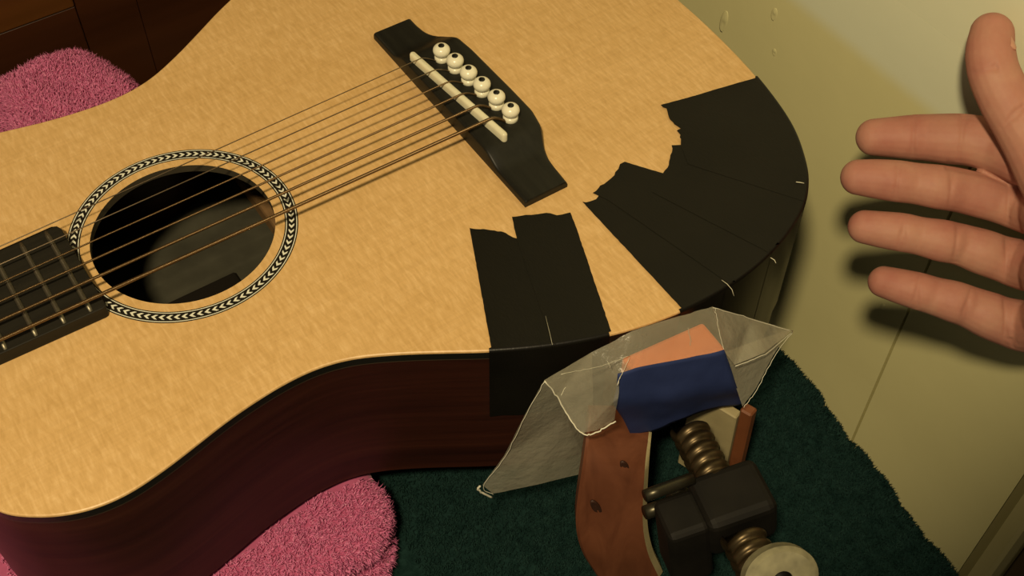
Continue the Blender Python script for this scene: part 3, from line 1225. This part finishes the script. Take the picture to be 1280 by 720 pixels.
# front sheet
c_l = aty(776, 466, -163.5)      # where the blue tape begins, left
c_m = aty(840, 452, -169.0)
c_r = aty(904, 438, -174.5)
f1 = aty(697, 497, -151.0)
f2 = aty(712, 524, -158.0)
f3 = aty(728, 541, -166.0)
f4 = aty(746, 538, -168.5)
f5 = aty(768, 525, -170.0)
f6 = aty(772, 495, -169.0)
front = [(P2, R3, f1), (R3, c_l, f1), (f1, c_l, f2), (f2, c_l, f6), (f2, f6, f3), (f3, f6, f4), (f4, f6, f5),
         (R3, R2, c_l), (R2, c_m, c_l), (R2, R1, c_m), (R1, c_r, c_m), (R1, P_peak, c_r)]
# rear hanging flap on the left
b1 = aty(655, 520, -146.0)
b2 = aty(630, 570, -143.5)
b3 = aty(603, 606, -140.0)
b4 = aty(616, 617, -142.0)
b5 = aty(670, 606, -151.0)
b6 = aty(735, 590, -155.5)
b7 = aty(742, 545, -149.5)
b8 = aty(705, 520, -148.5)
rear = [(P2, b1, b8), (b1, b2, b8), (b2, b5, b8), (b2, b4, b5), (b2, b3, b4), (b5, b6, b8), (b6, b7, b8), (P2, b8, R3), (b8, b7, R3)]
# right wing
w1 = aty(940, 398, -163.0)
w2 = aty(990, 413, -170.0)
w3 = aty(966, 445, -177.0)
w4 = aty(945, 485, -182.0)
w5 = aty(928, 508, -184.0)
w6 = aty(918, 456, -178.5)
w7 = aty(955, 441, -178.5)
right = [(P_peak, w1, c_r), (w1, w6, c_r), (w1, w7, w6), (w1, w2, w7)]
right2 = [(w2 - np.array([0, -1.2, 0]), w3, aty(905, 440, -172.5)), (w3, w4, aty(905, 440, -172.5)), (w4, w5, aty(905, 440, -172.5))]
wp = empty('waxed_paper', 'crumpled translucent waxed paper draped over the clamp jaw and guitar rim', 'paper')
for nm, tr_, am, sd_ in (('front_sheet', front, 0.7, 1), ('rear_flap', rear, 0.5, 4), ('right_wing', right, 0.4, 6), ('right_underfold', right2, 0.4, 8)):
    V, F = patch(tr_, 7, am, sd_)
    build(nm, V, F, M_wax2 if nm == 'front_sheet' else M_wax, wp)
def edge_and_glint_line(pts, r=0.28):
    P = catmull(pts, 8)
    P = P + rng.normal(0, 0.12, P.shape)
    P[:, 1] -= 0.7
    V, F = tube_vf(P, r, 5)
    build('torn_edge_and_glint', V, F, M_edge_and_glint, wp)


edge_and_glint_line([P2, f1, f2, f3, f4, f5], 0.34)
edge_and_glint_line([P2, b1, b2, b3, b4], 0.15)
edge_and_glint_line([b3 + np.array([-1.5, 0, 1.5]), b3 + np.array([-2.5, 0, -1]), b4 + np.array([-1, 0, -1.5])], 0.5)
edge_and_glint_line([P_peak, w1, w2], 0.14)
edge_and_glint_line([w2, w7, w6], 0.18)
edge_and_glint_line([w2, w3, w4, w5], 0.13)
edge_and_glint_line([aty(893, 384, -158.5), aty(896, 405, -164), aty(903, 436, -174)], 0.1)
for pa in ([(700, 466), (745, 457), (786, 443)], [(776, 466), (770, 480), (786, 444)], [(858, 408), (862, 424), (861, 430)], [(706, 482), (700, 492)], [(758, 450), (762, 458)]):  # glints on the paper's creases, drawn as thin pale tubes
    edge_and_glint_line([aty(u, v, -155.5 - (v - 420) * 0.20 - max(0, u - 780) * 0.055) for u, v in pa], 0.11)

# blue masking tape around the jaw
def yt(u, v):
    return -164.6 - (u - 775) * 0.083 - max(0, v - 440 - (905 - u) * 0.21) * 0.045
t_up = [(772, 467), (806, 457.5), (840, 451.5), (872, 445), (905, 437)]
t_m = [(770, 488), (806, 478), (840, 474), (878, 468), (914, 462)]
t_f = [(767, 505), (806, 502), (842, 499), (880, 489), (921, 484)]
t_b = [(779, 524), (812, 522), (846, 514), (884, 502), (926, 497)]
t_e = [(790, 547), (818, 539), (850, 525), (890, 511), (930, 505)]
rows_t = []
for rw, dy in ((t_up, 0), (t_m, -0.8), (t_f, -1.2), (t_b, 2.2), (t_e, 3.5)):
    rows_t.append(catmull([aty(u, v, yt(u, v) + dy) for u, v in rw], 6))
cols = [catmull([rows_t[i][j] for i in range(5)], 5) for j in range(len(rows_t[0]))]
V, F = [], []
for c in cols:
    for p_ in c:
        V.append((p_[0], p_[1] - 0.5 * abs(pnoise(p_[0], p_[2], 0.16, 3)), p_[2]))
F = grid_faces(len(cols), len(cols[0]))
bt = build('blue_tape', V, F, M_blue, None)
so = bt.modifiers.new('thick', 'SOLIDIFY')
so.thickness = 0.0003
tag(bt, 'strip of blue masking tape holding waxed paper to the clamp jaw', 'tape')

# ------------------------------------------------------------------ hand
HD = 556.0
VIEW = -CR[2]           # away from the camera
hand_parts = []


def finger(pix, n=20):
    """pix: (u, v, half width px, depth offset mm)"""
    P = np.array([atd(u, v, HD + d) for u, v, w, d in pix])
    R = np.array([1.035 * w / FPX * HD for u, v, w, d in pix])
    k = catmull(np.column_stack([P, R]), 6)
    P, R = k[:, :3], k[:, 3]
    # rounded tip at the first point
    t = (P[0] - P[1]) / np.linalg.norm(P[0] - P[1])
    tipP, tipR = [], []
    for a in (82, 66, 48, 30, 14):
        tipP.append(P[0] + t * R[0] * 0.95 * math.sin(math.radians(a)))
        tipR.append(R[0] * math.cos(math.radians(a)))
    P = np.vstack([tipP, P])
    R = np.concatenate([tipR, R])
    hand_parts.append(tube_vf(P, R, n, flat=(VIEW, 0.88)))


# index, middle, ring, little: tip to palm; the wrist comes back towards the viewer
finger([(1092, 171.5, 23.0, 12), (1115, 171.5, 25.3, 10), (1142, 171.5, 28.0, 8), (1160, 172, 29.0, 7), (1185, 173.5, 31.0, 4), (1205, 174.5, 31.4, 2), (1225, 178, 31.6, 0), (1250, 186, 31.6, -4), (1285, 198, 34, -14), (1330, 212, 36, -26)])
finger([(1072, 221.5, 21.8, 2), (1095, 223.5, 24.0, 0), (1122, 226.5, 25.4, -2), (1145, 229.5, 25.2, -2), (1172, 233.5, 26.8, -4), (1200, 238, 27.0, -2), (1228, 245.5, 26.8, -2), (1252, 253, 26.2, -2), (1285, 262, 29, -7), (1340, 275, 34, -30)])
finger([(1080, 283.5, 20.6, 2), (1103, 287, 22.4, 0), (1128, 290.5, 23.6, -2), (1150, 295, 23.4, -2), (1176, 300.5, 25.6, -4), (1200, 305.5, 25.4, -2), (1226, 314, 27.6, -3), (1252, 323, 28.0, -2), (1285, 332, 31, -7), (1340, 338, 34, -30)])
finger([(1104, 352, 19.4, 5), (1124, 357.5, 21.4, 2), (1148, 364, 23.0, 0), (1168, 370, 23.4, 0), (1192, 377, 25.4, -2), (1212, 384, 25.8, -1), (1236, 394, 28.5, -2), (1258, 402, 29.5, -2), (1290, 408, 33, -6), (1345, 400, 36, -30)])
# palm body, wrist and forearm
finger([(1300, 262, 32, -10), (1322, 268, 44, -22), (1365, 280, 58, -48), (1420, 290, 60, -84), (1480, 305, 52, -122), (1540, 322, 45, -160), (1610, 345, 46, -202), (1690, 372, 50, -246)])
finger([(1300, 332, 32, -10), (1326, 342, 46, -24), (1372, 346, 54, -52), (1430, 342, 54, -90), (1490, 334, 47, -128), (1560, 336, 44, -172)])
finger([(1294, 400, 26, -8), (1324, 398, 38, -24), (1372, 388, 46, -54), (1430, 370, 46, -92), (1490, 345, 43, -128)])
# thumb with its ball
finger([(1240, 42, 25.6, -22), (1238, 64, 28.2, -24), (1242, 90, 29.2, -26), (1256, 122, 30.2, -27), (1276, 154, 32, -28), (1296, 186, 35, -30), (1322, 226, 41, -36), (1362, 272, 48, -56), (1420, 305, 48, -90), (1480, 318, 42, -124)])
# swell at the bases of the fingers
for u, v in ((1306, 210), (1304, 268), (1304, 330), (1302, 396)):
    finger([(u, v, 26, -8), (u + 26, v + 3, 31, -20), (u + 56, v + 5, 30, -36)])
V, F = join_vf(hand_parts)
hm = mesh_from(V, F, 'hand_rough')
bm = bmesh.new(); bm.from_mesh(hm); bmesh.ops.recalc_face_normals(bm, faces=bm.faces); bm.to_mesh(hm); bm.free()
ho = bpy.data.objects.new('hand_rough', hm)
C.objects.link(ho)
rm = ho.modifiers.new('union', 'REMESH')
rm.mode = 'VOXEL'
rm.voxel_size = 0.00075
sm = ho.modifiers.new('soft', 'SMOOTH')
sm.factor = 0.5
sm.iterations = 3
dg = bpy.context.evaluated_depsgraph_get()
hmesh = bpy.data.meshes.new_from_object(ho.evaluated_get(dg))
bpy.data.objects.remove(ho)
# creases across the finger joints and palm
co = np.empty(len(hmesh.vertices) * 3)
hmesh.vertices.foreach_get('co', co)
co = co.reshape(-1, 3) / S
co[:, 2] -= ZS
rel = (co - CP) @ CR.T
uu = 640 + FPX * rel[:, 0] / -rel[:, 2]
vv = 360 - FPX * rel[:, 1] / -rel[:, 2]
nn = np.empty(len(hmesh.vertices) * 3)
hmesh.vertices.foreach_get('normal', nn)
nn = nn.reshape(-1, 3)
facing = np.clip(-(nn @ VIEW), 0, 1)
disp = np.zeros(len(co))
creases = [((1186, 207), (1262, 227)), ((1216, 279), (1259, 288)), ((1143, 146), (1140, 198)), ((1205, 146), (1198, 204)), ((1124, 203), (1119, 250)), ((1192, 212), (1186, 262)), ((1132, 268), (1126, 312)), ((1199, 278), (1193, 326)),
           ((1150, 343), (1143, 384)), ((1214, 360), (1203, 408)), ((1262, 215), (1259, 284)), ((1261, 288), (1256, 352)), ((1256, 366), (1257, 432)),
           ((1263, 232), (1282, 275)), ((1262, 425), (1276, 450)), ((1212, 92), (1246, 84)), ((1252, 160), (1280, 132))]
for (x0, y0), (x1, y1) in creases:
    dx, dy = x1 - x0, y1 - y0
    Ln = math.hypot(dx, dy)
    t = ((uu - x0) * dx + (vv - y0) * dy) / Ln ** 2
    d = np.abs((uu - x0) * dy - (vv - y0) * dx) / Ln + 2.0 * np.sin(t * 5 + x0)
    d = np.abs(d)
    wgt = np.exp(-(d / 3.6) ** 2) * ((t > -0.05) & (t < 1.05)) * facing
    disp = np.maximum(disp, wgt * (1.1 if x0 in (1186, 1216) else 0.9 if x0 > 1250 else 0.75))
co = co - nn * disp[:, None]
co[:, 2] += ZS
hmesh.vertices.foreach_set('co', (co * S).ravel())
hmesh.update()
hmesh.name = 'hand'
hand = link('hand', hmesh, M_skin, None, True)
tag(hand, 'open bare hand with thumb up, palm towards us, in front of the cream wall', 'hand')
# thumb nail
nx = CR[0] * 0.58 + CR[2] * 0.80 + CR[1] * 0.08
nx /= np.linalg.norm(nx)
c = atd(1239, 51, HD - 22) + nx * 9.0
upv = CR[1] - nx * nx.dot(CR[1]); upv /= np.linalg.norm(upv)
upv = upv * 0.96 - nx * 0.28
nx = np.cross(np.cross(upv, nx), upv)
nx /= np.linalg.norm(nx)
sv = np.cross(upv, nx)
rings = []
for i in range(9):
    t = -1 + 2 * i / 8
    w = 4.6 * math.sqrt(max(0.02, 1 - (abs(t) ** 3.2)))
    rings.append([c + upv * t * 6.6 + sv * w * s - nx * (0.22 * (w * s) ** 2 / 2.2) + nx * dd for s, dd in [(-1, 0), (-0.6, 0.3), (0, 0.4), (0.6, 0.3), (1, 0), (0.6, -0.7), (0, -0.7), (-0.6, -0.7)]])
V, F = loft(rings)
build('thumb_nail', V, F, M_nail, hand)
# cuff and sleeve outside the picture
V, F = tube_vf([atd(1610, 345, HD - 202), atd(1690, 372, HD - 246), atd(1780, 404, HD - 285), atd(1960, 470, HD - 345)], [21, 24, 27, 32], 24)
build('sleeve', V, F, M_sleeve, hand)
